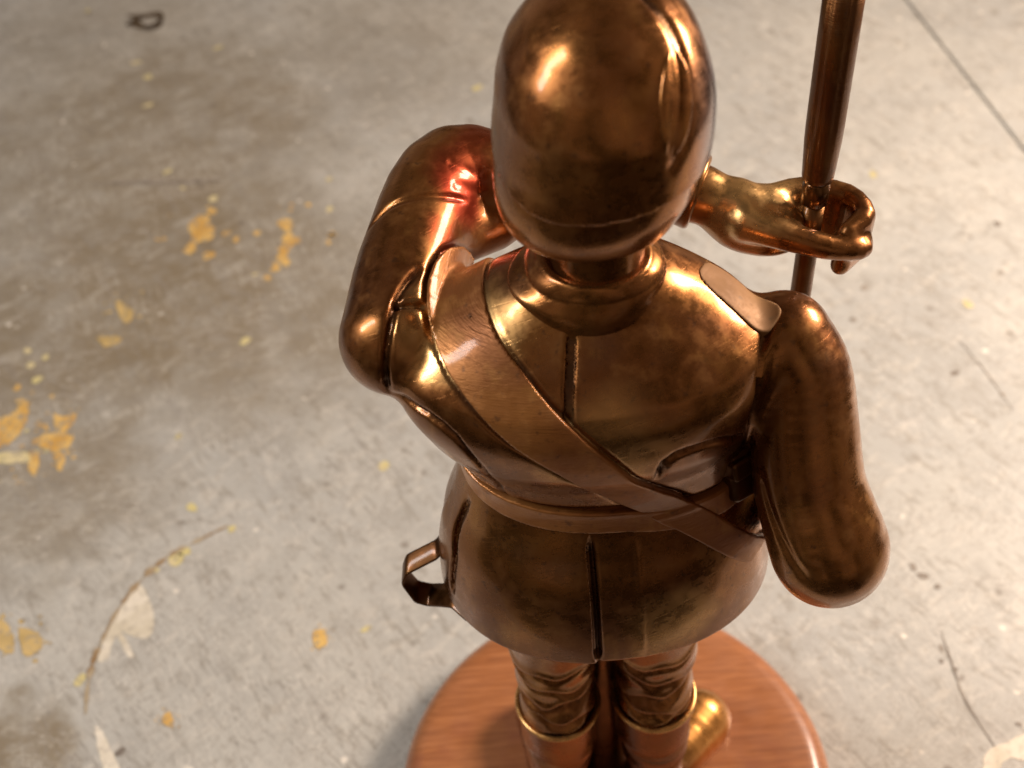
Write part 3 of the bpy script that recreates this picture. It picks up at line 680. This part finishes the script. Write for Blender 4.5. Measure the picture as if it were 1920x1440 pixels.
under(sculpt('boot', boot(.165, -.08, (.415, .20), kx=.150), (-.08, -.35, -.02), (.60, .42, .96), .009, M_BOOT, fig))

for kx in (-.245, .150):
    def rimf(P, kx=kx):
        r = np.hypot((P[:, 0] - kx) / .166, (P[:, 1] + .08) / .178) * .172 - .172
        return np.hypot(r, P[:, 2] - .902) - .0115
    under(sculpt('boot_rim', rimf, (kx - .22, -.30, .86), (kx + .22, .14, .95), .005, M_GOLD, fig))
# strip-metal bracket on the left hip
def bent(pts, n):
    pts = np.array(pts, float); s = np.r_[0, np.cumsum(np.linalg.norm(np.diff(pts, axis=0), axis=1))]; u = np.linspace(0, s[-1], n * 4)
    A = np.stack([np.interp(u, s, pts[:, i]) for i in range(3)], 1)
    for _ in range(10): A[1:-1] = (A[:-2] + A[2:] + 2 * A[1:-1]) / 4
    return A[::4] if (n * 4 - 1) % 4 == 0 else A[np.linspace(0, n * 4 - 1, n).astype(int)]
def ribbon(name, path, wv, th, mat, parent):
    """a bent strip: path of points, width vector per point"""
    n = len(path) * 6; A = bent(path, n); Wd = resample(wv, n); bm = bmesh.new(); rows = []
    for i in range(n):
        t = A[min(i + 1, n - 1)] - A[max(i - 1, 0)]; t = t / np.linalg.norm(t); wdt = Wd[i]; nn = np.cross(t, wdt); nn = nn / np.linalg.norm(nn) * th
        q = [A[i] + wdt + nn * .6, A[i] + wdt * .85 + nn, A[i] - wdt * .85 + nn, A[i] - wdt + nn * .6, A[i] - wdt - nn * .6, A[i] - wdt * .85 - nn, A[i] + wdt * .85 - nn, A[i] + wdt - nn * .6]
        rows.append([bm.verts.new(Vector(p) * S) for p in q])
    for a, b in zip(rows[:-1], rows[1:]):
        for j in range(8): bm.faces.new((a[j], a[(j + 1) % 8], b[(j + 1) % 8], b[j]))
    bm.faces.new(rows[0]); bm.faces.new(rows[-1][::-1])
    for f in bm.faces: f.smooth = True
    o = bm_obj(name, bm, mat, parent); return o
BRK = [(-.585, .02, 2.055), (-.602, .0, 1.98), (-.64, -.01, 1.925), (-.755, -.03, 1.875), (-.775, -.04, 1.83), (-.735, -.055, 1.735), (-.69, -.06, 1.715), (-.635, -.10, 1.765), (-.595, -.13, 1.80), (-.545, -.19, 1.80)]
BW = [(.0, .035, .012)] * 3 + [(.0, .034, .013)] * 5 + [(.012, .042, .014)] * 2
under(ribbon('hip_bracket', BRK, BW, .0042, M_DARK, fig))
def stud(P): return smin(ell(P, (-.545, -.20, 1.81), (.030, .030, .032)), ell(P, (-.588, .02, 2.06), (.022, .03, .03)), .001)
under(sculpt('rivet', stud, (-.65, -.27, 1.74), (-.48, .08, 2.12), .005, M_DARK, fig))

# wooden base, turned on a lathe
def lathe(name, prof, seg_n, mat, parent):
    bm = bmesh.new(); rows = []
    for r, z in prof:
        rows.append([bm.verts.new((r * math.cos(6.28318530718 * i / seg_n) * S, r * math.sin(6.28318530718 * i / seg_n) * S, z * S)) for i in range(seg_n)])
    for a, b in zip(rows[:-1], rows[1:]):
        for i in range(seg_n): f = bm.faces.new((a[i], a[(i + 1) % seg_n], b[(i + 1) % seg_n], b[i])); f.smooth = True
    bm.faces.new(rows[0]); bm.faces.new(rows[-1][::-1])
    return bm_obj(name, bm, mat, parent)
prof = [(.90, 0)] + [(.90 + .11 * math.sin(a), -.11 + .11 * math.cos(a)) for a in [math.radians(x) for x in range(8, 91, 8)]] + [(1.012, -.14), (1.012, -.20), (1.03, -.215), (1.03, -.245), (1.015, TZ + .001)]
under(lathe('wooden_base', [(.02, .0), (.45, .0), (.80, .0)] + prof, 160, M_WOOD, fig))

# ------------------------------------------------------------------ the pole in his hands
pole = bpy.data.objects.new('pole', None); C.objects.link(pole)
PA = np.array((.680, .40, 2.05)); PB = np.array((.7545, .602, 3.80)); ax = (PB - PA) / np.linalg.norm(PB - PA)
pole.location = Vector(PA) * S; pole.rotation_euler = Vector(ax).to_track_quat('Z', 'Y').to_euler()
tag(pole, 'dark bronze pole with thick fluted upper part, held upright in the soldier figurine hand', 'pole')
Lp = np.linalg.norm(PB - PA)
def turned(name, prof, mat, flutes=0, fd=0., seg_n=72):
    bm = bmesh.new(); rows = []
    for r, z in prof:
        row = []
        for i in range(seg_n):
            a = 6.28318530718 * i / seg_n; fl = 1 - fd * (abs(math.sin(a * flutes / 2)) < .28) * (1 if .06 < r else 0) if flutes else 1
            row.append(bm.verts.new((r * fl * math.cos(a) * S, r * fl * math.sin(a) * S, z * S)))
        rows.append(row)
    for a, b in zip(rows[:-1], rows[1:]):
        for i in range(seg_n): f = bm.faces.new((a[i], a[(i + 1) % seg_n], b[(i + 1) % seg_n], b[i])); f.smooth = True
    bm.faces.new(rows[0][::-1]); bm.faces.new(rows[-1])
    return bm_obj(name, bm, mat, pole)
zt = (3.05 - PA[2]) / ax[2]     # where the thick part begins
turned('shaft', [(.030, 0), (.036, .02), (.036, zt - .20), (.037, zt - .10)], M_POLE)
turned('ferrule', [(.037, zt - .10), (.043, zt - .095), (.045, zt - .03), (.040, zt - .022), (.040, zt - .012)], M_DARK)
turned('barrel', [(.040, zt - .012), (.049, zt - .006), (.052, zt + .01), (.0595, zt + .14), (.061, zt + .20), (.0625, zt + .5), (.063, Lp)], M_POLE, 6, .045)
